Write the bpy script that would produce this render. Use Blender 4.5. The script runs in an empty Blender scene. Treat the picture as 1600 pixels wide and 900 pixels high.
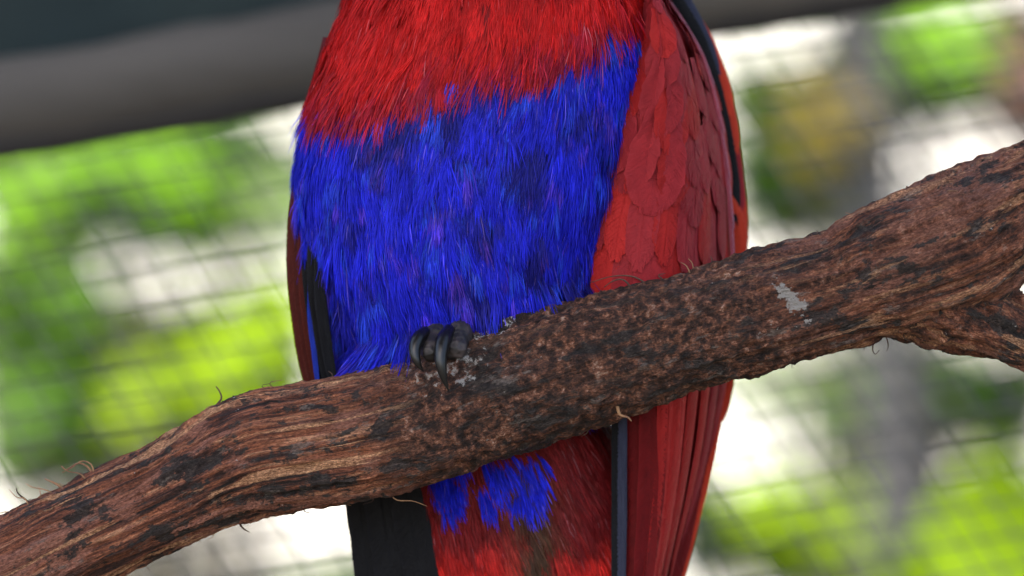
import bpy, math, random
import numpy as np
from mathutils import Vector

random.seed(7)
rng = np.random.default_rng(7)
SC = bpy.context.scene
COL = SC.collection

# ------------------------------------------------------------------ camera, sky, sun, exposure
S = 0.00019                 # metres per unit of the working drawing, at the bird
D = 2.0                     # camera to bird
cam_d = bpy.data.cameras.new('camera')
cam = bpy.data.objects.new('camera', cam_d); COL.objects.link(cam)
cam.location = (0, -D, 0)
cam.rotation_euler = (math.radians(90), 0, 0)
cam_d.sensor_width = 36.0
cam_d.lens = 36.0 * D / (1600 * S)
cam_d.clip_start = 0.05
cam_d.clip_end = 2000.0
cam_d.dof.use_dof = True
cam_d.dof.focus_distance = D - 0.030
cam_d.dof.aperture_fstop = cam_d.lens / 35.0
SC.camera = cam

SUN_EL, SUN_AZ = math.radians(52), math.radians(-152)      # azimuth from +Y, clockwise
sun_dir = Vector((math.sin(SUN_AZ) * math.cos(SUN_EL), math.cos(SUN_AZ) * math.cos(SUN_EL), math.sin(SUN_EL)))
world = bpy.data.worlds.new('World'); SC.world = world
world.use_nodes = True
wn = world.node_tree
sky = wn.nodes.new('ShaderNodeTexSky')
sky.sky_type = 'NISHITA'; sky.sun_disc = False
sky.sun_elevation = SUN_EL; sky.sun_rotation = SUN_AZ
sky.dust_density = 2.5; sky.ozone_density = 0.6
bg = wn.nodes['Background']; bg.inputs['Strength'].default_value = 0.15
wn.links.new(sky.outputs[0], bg.inputs['Color'])
sl = bpy.data.lights.new('sun', 'SUN'); sun = bpy.data.objects.new('sun', sl); COL.objects.link(sun)
sl.energy = 3.3; sl.angle = math.radians(0.55); sl.color = (1.0, 0.95, 0.87)
sun.rotation_euler = sun_dir.to_track_quat('Z', 'Y').to_euler()
SC.view_settings.view_transform = 'Standard'
SC.view_settings.look = 'None'
SC.view_settings.gamma = 1.0
SC.view_settings.use_curve_mapping = False
SC.view_settings.exposure = 1.7
SC.render.engine = 'CYCLES'
SC.cycles.use_denoising = True
SC.cycles.max_bounces = 8
SC.cycles.sample_clamp_indirect = 6.0

# ------------------------------------------------------------------ helpers
def W(p):
    """working drawing (x right, y down, k away), arrays or tuples -> metres"""
    p = np.asarray(p, float)
    return np.stack([(p[..., 0] - 800) * S, p[..., 2] * S, (450 - p[..., 1]) * S], -1)

def at(x, y, d):
    f = S * d / D
    return np.array([(x - 800) * f, d - D, (450 - y) * f])

def sm(a, b, t):
    t = np.clip((np.asarray(t, float) - a) / (b - a), 0, 1)
    return t * t * (3 - 2 * t)

def _hash(ix, iy, iz, seed):
    h = (ix.astype(np.int64) * 374761393 + iy.astype(np.int64) * 668265263 + iz.astype(np.int64) * 2147483647 + seed * 1274126177) & 0xFFFFFFFF
    h = ((h ^ (h >> 13)) * 1274126177) & 0xFFFFFFFF
    h = (h ^ (h >> 16)) & 0xFFFFFFFF
    return h / 4294967295.0

def vnoise(p, seed=0):
    """value noise, -1..1, p (n,3)"""
    p = np.asarray(p, float)
    i = np.floor(p); f = p - i; f = f * f * (3 - 2 * f)
    r = 0
    for a in (0, 1):
        for b in (0, 1):
            for c in (0, 1):
                w = (f[:, 0] if a else 1 - f[:, 0]) * (f[:, 1] if b else 1 - f[:, 1]) * (f[:, 2] if c else 1 - f[:, 2])
                r = r + w * _hash(i[:, 0] + a, i[:, 1] + b, i[:, 2] + c, seed)
    return r * 2 - 1

def fbm(p, octs=4, seed=0, gain=0.5):
    r, a, t = 0, 1.0, 0
    p = np.asarray(p, float)
    for o in range(octs):
        r = r + a * vnoise(p * 2 ** o + o * 17.3, seed + o); t += a; a *= gain
    return r / t

def new_mesh(name, v, f, mat, smooth=True, uv=None, cols=None, vec=None):
    me = bpy.data.meshes.new(name)
    v = np.asarray(v, np.float32); f = np.asarray(f, np.int32)
    n, k = f.shape
    me.vertices.add(len(v)); me.vertices.foreach_set('co', v.ravel())
    me.loops.add(n * k); me.loops.foreach_set('vertex_index', f.ravel())
    me.polygons.add(n); me.polygons.foreach_set('loop_start', np.arange(n, dtype=np.int32) * k)
    me.update(calc_edges=True)
    me.polygons.foreach_set('use_smooth', np.full(n, smooth))
    if uv is not None:
        l = me.uv_layers.new(name='UVMap')
        l.data.foreach_set('uv', np.asarray(uv, np.float32)[f.ravel()].ravel())
    if cols is not None:
        a = me.attributes.new('tint', 'FLOAT_COLOR', 'POINT')
        c = np.ones((len(v), 4), np.float32); c[:, :3] = cols
        a.data.foreach_set('color', c.ravel())
    if vec is not None:
        a = me.attributes.new('bark', 'FLOAT_VECTOR', 'POINT')
        a.data.foreach_set('vector', np.asarray(vec, np.float32).ravel())
    if mat: me.materials.append(mat)
    me.update()
    return me

def obj(name, me, parent=None, label=None, cat=None, group=None, kind=None):
    o = bpy.data.objects.new(name, me); COL.objects.link(o)
    if parent is not None: o.parent = parent
    return tag(o, label, cat, group, kind)

def tag(o, label=None, cat=None, group=None, kind=None):
    if label: o['label'] = label
    if cat: o['category'] = cat
    if group: o['group'] = group
    if kind: o['kind'] = kind
    return o

def catmull(pts, n):
    pts = np.asarray(pts, float)
    if len(pts) == 2: return pts[0] + (pts[1] - pts[0]) * np.linspace(0, 1, n)[:, None]
    q = np.vstack([2 * pts[0] - pts[1], pts, 2 * pts[-1] - pts[-2]])
    m = len(pts) - 1
    out = []
    for u in np.linspace(0, m, n):
        i = min(int(u), m - 1); t = u - i
        a, b, c, d = q[i], q[i + 1], q[i + 2], q[i + 3]
        out.append(0.5 * (2 * b + (c - a) * t + (2 * a - 5 * b + 4 * c - d) * t * t + (3 * b - a - 3 * c + d) * t ** 3))
    return np.array(out)

def unit(a):
    return a / np.maximum(np.linalg.norm(a, axis=-1, keepdims=True), 1e-12)

def tube(pts, rad, n=24, seg=10, caps=True, noise=0.0, seed=0):
    """pts, rad in one space; returns verts, quads (tapered tube, closed ends)"""
    c = catmull(np.c_[np.asarray(pts, float), np.asarray(rad, float)], n)
    p, r = c[:, :3], np.maximum(c[:, 3], 1e-6)
    if caps:
        p = np.vstack([p[:1] - 1e-6, p, p[-1:] + 1e-6]); r = np.r_[1e-6, r, 1e-6]
    T = unit(np.gradient(p, axis=0)); T[0] = T[1] if caps else T[0]; T[-1] = T[-2] if caps else T[-1]
    ref = np.array([0.13, 0.31, 0.94]) if abs(T[len(T) // 2][2]) < 0.9 else np.array([0.94, 0.31, 0.13])
    A = unit(np.cross(T, ref)); B = np.cross(T, A)
    th = np.linspace(0, 2 * np.pi, seg, endpoint=False)
    v = p[:, None] + r[:, None, None] * (np.cos(th)[None, :, None] * A[:, None] + np.sin(th)[None, :, None] * B[:, None])
    if noise:
        nn = vnoise(v.reshape(-1, 3) * (2.0 / max(r.max(), 1e-9)), seed).reshape(v.shape[:2])
        v = p[:, None] + (v - p[:, None]) * (1 + noise * nn[..., None])
    m = len(p); i = np.arange(m - 1)[:, None]; j = np.arange(seg)[None]
    f = np.stack([i * seg + j, i * seg + (j + 1) % seg, (i + 1) * seg + (j + 1) % seg, (i + 1) * seg + j], -1).reshape(-1, 4)
    return v.reshape(-1, 3), f

def merge(parts):
    vs, fs, o = [], [], 0
    for v, f in parts:
        vs.append(v); fs.append(np.asarray(f) + o); o += len(v)
    return np.vstack(vs), np.vstack(fs)

def boxm(cx, cy, cz, sx, sy, sz):
    s = np.array([[-1, -1, -1], [1, -1, -1], [1, 1, -1], [-1, 1, -1], [-1, -1, 1], [1, -1, 1], [1, 1, 1], [-1, 1, 1]]) * 0.5
    v = s * [sx, sy, sz] + [cx, cy, cz]
    f = np.array([[0, 3, 2, 1], [4, 5, 6, 7], [0, 1, 5, 4], [1, 2, 6, 5], [2, 3, 7, 6], [3, 0, 4, 7]])
    return v, f

# ------------------------------------------------------------------ materials
class NT:
    def __init__(s, name):
        s.m = bpy.data.materials.new(name); s.m.use_nodes = True
        s.t = s.m.node_tree; s.b = s.t.nodes['Principled BSDF']; s.out = s.t.nodes['Material Output']
    def n(s, typ, **kw):
        d = s.t.nodes.new(typ)
        for k, v in kw.items():
            if k in d.inputs: s.set(d.inputs[k], v)
            else: setattr(d, k, v)
        return d
    def set(s, inp, v):
        if isinstance(v, bpy.types.NodeSocket): s.t.links.new(v, inp)
        else: inp.default_value = v
    def p(s, **kw):
        for k, v in kw.items(): s.set(s.b.inputs[k.replace('_', ' ')], v)
    def math(s, op, a, b=0.0, c=0.0, clamp=False):
        d = s.n('ShaderNodeMath', operation=op, use_clamp=clamp)
        for i, v in enumerate((a, b, c)): s.set(d.inputs[i], v)
        return d.outputs[0]
    def noise(s, vec, scale, detail=4, rough=0.55, dist=0.0):
        d = s.n('ShaderNodeTexNoise', Scale=scale, Detail=detail, Roughness=rough, Distortion=dist)
        if vec is not None: s.t.links.new(vec, d.inputs['Vector'])
        return d.outputs['Fac']
    def mapping(s, vec, scale=(1, 1, 1), loc=(0, 0, 0), rot=(0, 0, 0)):
        d = s.n('ShaderNodeMapping'); s.t.links.new(vec, d.inputs['Vector'])
        d.inputs['Scale'].default_value = scale; d.inputs['Location'].default_value = loc; d.inputs['Rotation'].default_value = rot
        return d.outputs[0]
    def ramp(s, fac, stops, interp='LINEAR'):
        d = s.n('ShaderNodeValToRGB'); d.color_ramp.interpolation = interp
        e = d.color_ramp.elements
        while len(e) < len(stops): e.new(0.5)
        for el, (pos, c) in zip(e, stops):
            el.position = pos; el.color = (c[0], c[1], c[2], 1) if not np.isscalar(c) else (c, c, c, 1)
        s.set(d.inputs['Fac'], fac)
        return d.outputs['Color']
    def mix(s, fac, a, b, blend='MIX'):
        d = s.n('ShaderNodeMix', data_type='RGBA', blend_type=blend)
        s.set(d.inputs[0], fac)
        for i, v in ((6, a), (7, b)):
            if isinstance(v, tuple) and len(v) == 3: v = (*v, 1)
            s.set(d.inputs[i], v)
        return d.outputs[2]
    def bump(s, h, strength=0.5, dist=0.001, normal=None):
        d = s.n('ShaderNodeBump', Strength=strength, Distance=dist); s.t.links.new(h, d.inputs['Height'])
        if normal is not None: s.t.links.new(normal, d.inputs['Normal'])
        return d.outputs[0]

def mat_plain(name, c1, c2, scale, rough=0.7, bump=0.0, stretch=(1, 1, 1), **kw):
    m = NT(name); co = m.n('ShaderNodeTexCoord').outputs['Object']
    f = m.noise(m.mapping(co, stretch), scale, 5)
    m.p(Base_Color=m.ramp(f, [(0.3, c1), (0.7, c2)]), Roughness=rough, **kw)
    if bump: m.p(Normal=m.bump(f, 0.6, bump))
    return m.m

def mat_barbs():
    m = NT('barb'); a = m.n('ShaderNodeAttribute', attribute_name='tint')
    m.p(Base_Color=a.outputs['Color'], Roughness=0.5)
    m.b.inputs['Specular IOR Level'].default_value = 0.10
    return m.m

def mat_vane(name, c_mid, c_edge, c_dark, rough=0.58, sheen=0.3, spec=0.09, tint=(0.75, 0.7, 1.0)):
    """feather vane: u = across (-1..1 stored 0..1), v = along; barbs run obliquely off the shaft"""
    m = NT(name)
    uv = m.n('ShaderNodeUVMap', uv_map='UVMap').outputs[0]
    sx = m.n('ShaderNodeSeparateXYZ', Vector=uv)
    u = m.math('ABSOLUTE', m.math('SUBTRACT', sx.outputs[0], 0.5))
    w = m.math('SUBTRACT', sx.outputs[1], m.math('MULTIPLY', u, 0.45))
    rnd = m.n('ShaderNodeObjectInfo').outputs['Random']
    vec = m.n('ShaderNodeCombineXYZ', X=m.math('MULTIPLY', u, 1.2), Y=m.math('MULTIPLY', w, 26.0), Z=m.math('MULTIPLY', rnd, 40.0)).outputs[0]
    barb = m.noise(vec, 3.2, 3, 0.6)
    vec2 = m.n('ShaderNodeCombineXYZ', X=m.math('MULTIPLY', sx.outputs[0], 3.0), Y=m.math('MULTIPLY', sx.outputs[1], 2.2), Z=m.math('MULTIPLY', rnd, 25.0)).outputs[0]
    blot = m.noise(vec2, 1.4, 3)
    edge = m.math('POWER', m.math('MULTIPLY', u, 2.0), 4.0)
    col = m.mix(m.math('MULTIPLY', barb, 0.75), c_mid, c_dark)
    col = m.mix(m.ramp(blot, [(0.35, 0.0), (0.7, 0.55)]), col, c_dark)
    col = m.mix(m.math('MULTIPLY', edge, 0.5), col, c_edge)
    vv = m.n('ShaderNodeHueSaturation', Color=col, Value=m.math('ADD', m.math('MULTIPLY', rnd, 0.26), 0.87))
    m.p(Base_Color=vv.outputs[0], Roughness=rough, Sheen_Weight=sheen, Sheen_Roughness=0.35, Normal=m.bump(barb, 0.55, 0.0006))
    m.b.inputs['Sheen Tint'].default_value = (*tint, 1)
    m.b.inputs['Specular IOR Level'].default_value = spec
    return m.m

M = {}
M['barb'] = mat_barbs()
M['wing_red'] = mat_vane('wing_red', (0.35, 0.024, 0.028), (0.34, 0.028, 0.034), (0.17, 0.013, 0.018), sheen=0.025)
M['wing_edge_sheen'] = mat_vane('wing_edge_sheen', (0.42, 0.05, 0.06), (0.40, 0.07, 0.09), (0.28, 0.03, 0.04), sheen=0.5)
M['wing_bright'] = mat_vane('wing_bright', (0.42, 0.021, 0.018), (0.40, 0.024, 0.022), (0.23, 0.011, 0.011), sheen=0.02)
M['orange'] = mat_vane('back_orange', (0.55, 0.055, 0.022), (0.5, 0.06, 0.03), (0.30, 0.020, 0.012), sheen=0.04)
M['maroon'] = mat_vane('maroon', (0.075, 0.011, 0.007), (0.10, 0.014, 0.008), (0.028, 0.005, 0.004), sheen=0.03)
M['deep_red'] = mat_vane('deep_red', (0.15, 0.007, 0.009), (0.18, 0.009, 0.010), (0.055, 0.004, 0.005), sheen=0.03)
M['black'] = mat_vane('black_vane', (0.010, 0.010, 0.012), (0.016, 0.016, 0.02), (0.004, 0.004, 0.005), sheen=0.01, rough=0.45)
M['slate'] = mat_vane('slate_vane', (0.045, 0.050, 0.085), (0.03, 0.034, 0.06), (0.02, 0.022, 0.04), sheen=0.1, rough=0.4)
M['blue_vane'] = mat_vane('blue_vane', (0.02, 0.05, 0.50), (0.01, 0.05, 0.40), (0.01, 0.012, 0.10), sheen=0.1)

m = NT('horn')
m.p(Base_Color=(0.006, 0.0055, 0.0055, 1), Roughness=0.3)
m.b.inputs['Specular IOR Level'].default_value = 0.4
co = m.n('ShaderNodeTexCoord').outputs['Object']
f = m.noise(m.mapping(co, (1, 1, 0.25)), 900, 3)
m.p(Normal=m.bump(f, 0.25, 0.0003)); M['claw'] = m.m
m = NT('toe_skin')
co = m.n('ShaderNodeTexCoord').outputs['Object']
vo = m.n('ShaderNodeTexVoronoi', Scale=520.0); m.t.links.new(co, vo.inputs['Vector'])
f = m.noise(co, 260, 4)
m.p(Base_Color=m.mix(m.ramp(f, [(0.4, 0.0), (0.7, 1.0)]), (0.014, 0.012, 0.012), (0.055, 0.040, 0.038)), Roughness=0.6, Normal=m.bump(vo.outputs['Distance'], 0.8, 0.0006)); M['toe'] = m.m
M['eye'] = mat_plain('eye', (0.02, 0.012, 0.008), (0.05, 0.03, 0.02), 400, 0.1)

# bark of the perch: attribute 'bark' = (along, r cos, r sin) in hundreds of drawing units
m = NT('perch_bark')
bk = m.n('ShaderNodeAttribute', attribute_name='bark').outputs['Vector']
sep = m.n('ShaderNodeSeparateXYZ', Vector=bk)
fib = m.noise(m.mapping(bk, (0.42, 8.5, 8.5)), 1.0, 8, 0.66, 0.2)
fib2 = m.noise(m.mapping(bk, (1.6, 30.0, 30.0)), 1.0, 5, 0.65)
patch = m.noise(m.mapping(bk, (0.45, 1.5, 1.5), (2, 6, 3)), 1.0, 6, 0.6, 0.5)
blot = m.noise(m.mapping(bk, (1.0, 2.4, 2.4), (3, 1, 7)), 1.0, 7, 0.68, 0.3)
mott = m.noise(bk, 6.5, 7, 0.72)
fine = m.noise(bk, 26.0, 4, 0.6)
zone_n = m.noise(bk, 0.9, 3)
# crusty (mottled) round the grip, fibrous to the left, half and half towards the fork
zc = m.ramp(m.math('ADD', m.math('MULTIPLY', sep.outputs[0], 1 / 20.0), m.math('MULTIPLY', m.math('SUBTRACT', zone_n, 0.5), 0.2)),
            [(0.28, 0.0), (0.37, 0.92), (0.62, 0.92), (0.70, 0.4)])
fcol = m.ramp(fib, [(0.36, (0.012, 0.009, 0.008)), (0.44, (0.060, 0.022, 0.014)), (0.49, (0.17, 0.054, 0.028)), (0.56, (0.34, 0.115, 0.055)), (0.66, (0.55, 0.27, 0.15))])
fcol = m.mix(m.ramp(fib2, [(0.48, 0.0), (0.62, 0.6)]), fcol, (0.030, 0.018, 0.014))
tanc = m.ramp(fib2, [(0.35, (0.20, 0.070, 0.044)), (0.65, (0.38, 0.165, 0.11))])
fcol = m.mix(m.ramp(patch, [(0.52, 0.0), (0.56, 0.85)]), fcol, tanc)
mcol = m.ramp(mott, [(0.36, (0.008, 0.007, 0.007)), (0.45, (0.034, 0.018, 0.013)), (0.51, (0.10, 0.042, 0.026)), (0.58, (0.24, 0.095, 0.052)), (0.67, (0.48, 0.32, 0.24))])
col = m.mix(zc, fcol, mcol)
# sooty blotches with shapes of their own
dk = m.ramp(m.math('ADD', blot, m.math('MULTIPLY', m.math('SUBTRACT', mott, 0.5), 0.35)), [(0.535, 0.0), (0.58, 0.94)])
col = m.mix(dk, col, m.ramp(mott, [(0.4, (0.009, 0.008, 0.008)), (0.62, (0.045, 0.038, 0.034))]))
# grey weathering and pale specks
gr = m.noise(m.mapping(bk, (1.6, 4.5, 4.5), (9, 4, 2)), 1.0, 7, 0.72)
col = m.mix(m.ramp(gr, [(0.59, 0.0), (0.65, 0.75)]), col, (0.17, 0.135, 0.115))
sp = m.noise(m.mapping(bk, (1, 1, 1), (5, 5, 5)), 11.0, 4, 0.6)
spz = m.noise(m.mapping(bk, (1, 1, 1), (1, 9, 5)), 1.6, 2, 0.5)
spm = m.ramp(m.math('ADD', sp, m.math('MULTIPLY', spz, 0.35)), [(0.905, 0.0), (0.94, 1.0)])
col = m.mix(spm, col, (0.36, 0.33, 0.30))
hi = m.noise(m.mapping(bk, (0.55, 1.6, 1.6)), 30.0, 4, 0.7)
streak = m.noise(m.mapping(bk, (0.16, 4.2, 4.2), (4, 8, 1)), 1.0, 7, 0.6, 0.15)
col = m.mix(m.math('MULTIPLY', m.ramp(streak, [(0.575, 0.0), (0.60, 0.85)]), m.math('SUBTRACT', 1.0, zc)), col, m.ramp(hi, [(0.35, (0.36, 0.15, 0.070)), (0.65, (0.58, 0.32, 0.17))]))
col = m.mix(1.0, col, m.ramp(hi, [(0.30, 0.28), (0.47, 1.05), (0.60, 1.6), (0.75, 2.6)]), 'MULTIPLY')
# droppings dried on the bark: a long smear and a scatter round the foot
def smear(cx, cy, rx, ry, ang, seed):
    geo = m.n('ShaderNodeNewGeometry').outputs['Position']
    mp = m.mapping(geo, (1 / S / 100, 1 / S / 100, 1 / S / 100))
    ss = m.n('ShaderNodeSeparateXYZ', Vector=mp)
    dx = m.math('SUBTRACT', ss.outputs[0], (cx - 800) / 100); dz = m.math('SUBTRACT', ss.outputs[2], (450 - cy) / 100)
    ca, sa = math.cos(ang), math.sin(ang)
    a = m.math('DIVIDE', m.math('ADD', m.math('MULTIPLY', dx, ca), m.math('MULTIPLY', dz, sa)), rx)
    b = m.math('DIVIDE', m.math('SUBTRACT', m.math('MULTIPLY', dz, ca), m.math('MULTIPLY', dx, sa)), ry)
    r = m.math('ADD', m.math('MULTIPLY', a, a), m.math('MULTIPLY', b, b))
    ff = m.math('LESS_THAN', ss.outputs[1], -0.9)
    k = m.noise(m.mapping(bk, (1, 1, 1), (seed, 2, 1)), 7.0, 5, 0.65)
    k = m.math('ADD', m.math('MULTIPLY', m.math('SUBTRACT', k, 0.5), 5.5), m.math('SUBTRACT', 0.55, r))
    return m.math('MULTIPLY', ff, m.ramp(k, [(0.0, 0.0), (0.25, 1.0)]))
col = m.mix(smear(1228, 468, 0.46, 0.17, -0.85, 3.0), col, (0.42, 0.385, 0.35))
col = m.mix(m.math('MULTIPLY', smear(700, 560, 0.75, 0.55, 0.3, 11.0), m.ramp(mott, [(0.52, 0.0), (0.6, 1.0)])), col, (0.50, 0.47, 0.44))
col = m.mix(m.math('MULTIPLY', smear(760, 510, 0.55, 0.2, 0.3, 17.0), m.ramp(fine, [(0.5, 0.0), (0.6, 1.0)])), col, (0.50, 0.47, 0.44))
hgt = m.math('ADD', m.math('MULTIPLY', mott, 0.8), m.math('ADD', m.math('ADD', m.math('MULTIPLY', fib2, 0.8), m.math('MULTIPLY', fib, 0.8)), m.math('MULTIPLY', fine, 0.6)))
m.p(Base_Color=col, Roughness=m.ramp(mott, [(0.3, 0.55), (0.7, 0.85)]), Normal=m.bump(hgt, 1.0, 0.0032))
m.b.inputs['Specular IOR Level'].default_value = 0.3
M['bark'] = m.m
M['fibre'] = mat_plain('bark_fibre', (0.12, 0.055, 0.03), (0.34, 0.18, 0.08), 300, 0.8)
M['fibre_dark'] = mat_plain('bark_fibre_dark', (0.03, 0.018, 0.013), (0.09, 0.045, 0.028), 300, 0.8)
M['timber'] = mat_plain('old_timber', (0.026, 0.022, 0.018), (0.115, 0.098, 0.08), 7, 0.85, 0.003, (0.25, 1.5, 1.5))
M['rail_shade'] = mat_plain('rail_shade', (0.012, 0.010, 0.009), (0.032, 0.026, 0.022), 9, 0.85, 0.002, (0.3, 1.5, 1.5))  # near-black tone standing for shade under the log rail
M['cloth'] = mat_plain('shade_cloth', (0.007, 0.014, 0.014), (0.014, 0.026, 0.025), 30, 0.9)
M['roof'] = mat_plain('sun_block_sheet', (0.10, 0.10, 0.10), (0.18, 0.18, 0.17), 3, 0.7)
M['wire'] = mat_plain('wire_zinc', (0.05, 0.05, 0.048), (0.14, 0.135, 0.13), 60, 0.5, Metallic=0.3)
M['plaster'] = mat_plain('white_plaster', (0.66, 0.62, 0.55), (0.82, 0.79, 0.73), 2.5, 0.9, 0.004)
M['ground'] = mat_plain('garden_soil', (0.045, 0.038, 0.028), (0.11, 0.095, 0.07), 9, 0.95, 0.01)
M['stem'] = mat_plain('stem', (0.05, 0.042, 0.03), (0.12, 0.10, 0.07), 20, 0.85)
M['grey_trunk'] = mat_plain('grey_trunk', (0.028, 0.027, 0.028), (0.075, 0.072, 0.072), 9, 0.9, 0.004)
M['rust'] = mat_plain('rusty_post', (0.16, 0.07, 0.05), (0.26, 0.15, 0.11), 12, 0.85)

def mat_leaf(name, c1, c2, trans=0.35):
    m = NT(name)
    rnd = m.n('ShaderNodeAttribute', attribute_name='tint')
    co = m.n('ShaderNodeTexCoord').outputs['Object']
    f = m.noise(co, 5.0, 3)
    g = m.math('ADD', m.math('MULTIPLY', f, 0.5), m.math('MULTIPLY', rnd.outputs['Fac'], 0.5))
    c = m.ramp(g, [(0.25, c1), (0.75, c2)])
    m.p(Base_Color=c, Roughness=0.6); m.b.inputs['Specular IOR Level'].default_value = 0.25
    tr = m.n('ShaderNodeBsdfTranslucent'); m.t.links.new(c, tr.inputs['Color'])
    mx = m.n('ShaderNodeMixShader'); mx.inputs[0].default_value = trans
    m.t.links.new(m.b.outputs[0], mx.inputs[1]); m.t.links.new(tr.outputs[0], mx.inputs[2])
    m.t.links.new(mx.outputs[0], m.out.inputs['Surface'])
    return m.m

L = {}
L['mid'] = mat_leaf('leaf_mid', (0.040, 0.105, 0.012), (0.11, 0.23, 0.02))
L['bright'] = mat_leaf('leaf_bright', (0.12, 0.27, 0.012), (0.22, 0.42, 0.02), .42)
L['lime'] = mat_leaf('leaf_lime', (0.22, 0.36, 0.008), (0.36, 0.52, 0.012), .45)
L['grey'] = mat_leaf('leaf_greygreen', (0.085, 0.115, 0.045), (0.19, 0.23, 0.11))
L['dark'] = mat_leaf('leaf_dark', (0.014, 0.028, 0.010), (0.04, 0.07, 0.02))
L['ochre'] = mat_leaf('leaf_ochre', (0.14, 0.12, 0.03), (0.30, 0.23, 0.05))
L['red'] = mat_leaf('leaf_redbrown', (0.13, 0.06, 0.045), (0.27, 0.16, 0.12))
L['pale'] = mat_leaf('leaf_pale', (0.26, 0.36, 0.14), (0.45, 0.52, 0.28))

# ------------------------------------------------------------------ setting: ground, wall, sun-blocking roof
GZ = -1.15
gv, gf = [], []
o = obj('ground', new_mesh('ground', [(-300, -300, GZ), (300, -300, GZ), (300, 300, GZ), (-300, 300, GZ)], [[0, 1, 2, 3]], M['ground']), kind='structure')

wv, wf = merge([boxm(0, 6.0, (GZ + 2.2) / 2, 14, 0.2, 2.2 - GZ)])
wall = obj('garden_wall', new_mesh('garden_wall', wv, wf, M['plaster'], False), label='white plastered garden wall gleaming through gaps in the shrubs', cat='wall')
cv, cf = boxm(0, 6.0, 2.24, 14.1, 0.28, 0.08)
obj('coping', new_mesh('coping', cv, cf, M['plaster'], False), wall)

# unseen roof on four posts, added and cut to keep sun off bird and rail
roof = bpy.data.objects.new('sun_block_roof', None); COL.objects.link(roof); roof.location = (0, 0, GZ)
tag(roof, 'unseen roof on thin timber posts added to block the sun from the perch', 'roof')
RB = Vector((0, 0, GZ))
def rel(v): return np.asarray(v) - np.array([0, 0, GZ])
for k in range(6):
    x = -1.15 + 0.3 * k
    v = np.array([(x - 0.147, -1.35, 1.30), (x + 0.147, -1.35, 1.30), (x + 0.147, -0.10, 1.206), (x - 0.147, -0.10, 1.206)])
    v = np.vstack([v, v + [0, 0, 0.03]])
    obj('sun_block_sheet', new_mesh('sun_block_sheet', rel(v), [[0, 3, 2, 1], [4, 5, 6, 7], [0, 1, 5, 4], [1, 2, 6, 5], [2, 3, 7, 6], [3, 0, 4, 7]], M['roof'], False), roof)
for y, h in ((-1.25, 1.262), (-0.2, 1.182)):
    v, f = boxm(0.05, y, h, 3.7, 0.05, 0.06)
    obj('beam', new_mesh('beam', rel(v), f, M['timber'], False), roof)
    for x in (-1.75, 1.85):
        v, f = boxm(x, y, (h - 0.032 + GZ) / 2, 0.07, 0.07, h - 0.032 - GZ)
        obj('post', new_mesh('post', rel(v), f, M['timber'], False), roof)

# weathered log rail crossing behind the bird, with cloth above and netting below
dB = 2.42
U = np.array([0.975, 0.22, 0.163]); U /= np.linalg.norm(U)
V = np.array([0.50, -0.38, -0.78]); V /= np.linalg.norm(V)
rc = at(700, 46, dB)
sub = np.linspace(-1.0, 1.0, 13)
pts = rc + U * sub[:, None]
pts[:, 2] += 0.0022 * np.sin(sub * 9)
v, f = tube(pts, 0.0180 + 0.0015 * np.sin(sub * 7), 120, 20, noise=0.10, seed=4)
rail = obj('log_rail', new_mesh('log_rail', v, f, M['timber']), label='dark weathered log rail sloping behind the parrot above the wire netting', cat='rail')
v, f = tube(pts + np.array([0, -.006, -.0135]), 0.0068 + 0.0008 * np.sin(sub * 5), 120, 12, noise=0.12, seed=9)  # dark strip added below the rail to paint its shaded underside
obj('rail_shade_strip', new_mesh('rail_shade_strip', v, f, M['rail_shade']), rail)

p0, p1 = rc - U + np.array([0, .024, 0]), rc + U + np.array([0, .024, 0])
n = 120
rows = []
for j in range(24):
    h = j / 23 * 0.36
    t = np.linspace(0, 1, n)[:, None]
    q = p0 + (p1 - p0) * t
    q = q + np.array([0, 0, 1]) * h
    q[:, 1] += 0.006 * np.sin(t[:, 0] * 60 + h * 9) * (0.3 + h) + 0.004 * np.sin(t[:, 0] * 131)
    rows.append(q)
v = np.array(rows).reshape(-1, 3)
i, j = np.meshgrid(np.arange(23), np.arange(n - 1), indexing='ij')
f = np.stack([i * n + j, i * n + j + 1, (i + 1) * n + j + 1, (i + 1) * n + j], -1).reshape(-1, 4)
cl = obj('shade_cloth', new_mesh('shade_cloth', v, f, M['cloth']), label='dark teal shade cloth stretched above the log rail', cat='cloth')
mo = cl.modifiers.new('thick', 'SOLIDIFY'); mo.thickness = 0.0015

# wire netting: two families of wires, each wire its own piece
net = bpy.data.objects.new('wire_netting', None); COL.objects.link(net)
net.location = tuple(rc + np.array([0, -0.004, -0.012]))
tag(net, 'fine galvanised wire netting stretched below the log rail behind the branch', 'netting')
def wire_mesh(name, dv, t0, t1, r):
    t = np.linspace(t0, t1, 70)
    p = dv[None] * t[:, None]
    p = p + np.array([0, 0.0012, 0])[None] * np.sin(t * 2 * np.pi / 0.0254)[:, None]
    v, f = tube(p, np.full(70, r), 70, 6)
    return new_mesh(name, v, f, M['wire'])
wu, wv_ = wire_mesh('wire', U, -.62, .62, 0.00050), wire_mesh('wire_cross', V, 0, .56, 0.00042)
nrm = unit(np.cross(U, V))
for k in range(0, 44):
    o = obj('wire', wu, net); o.location = tuple(V * (0.0127 * k + 0.003)); o.rotation_euler = (0, random.uniform(-.006, .006), random.uniform(-.02, .02))
for k in range(-48, 40):
    o = obj('wire', wv_, net); o.location = tuple(U * (0.0127 * k) + nrm * 0.0011); o.rotation_euler = (0, random.uniform(-.012, .012), 0)

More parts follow.
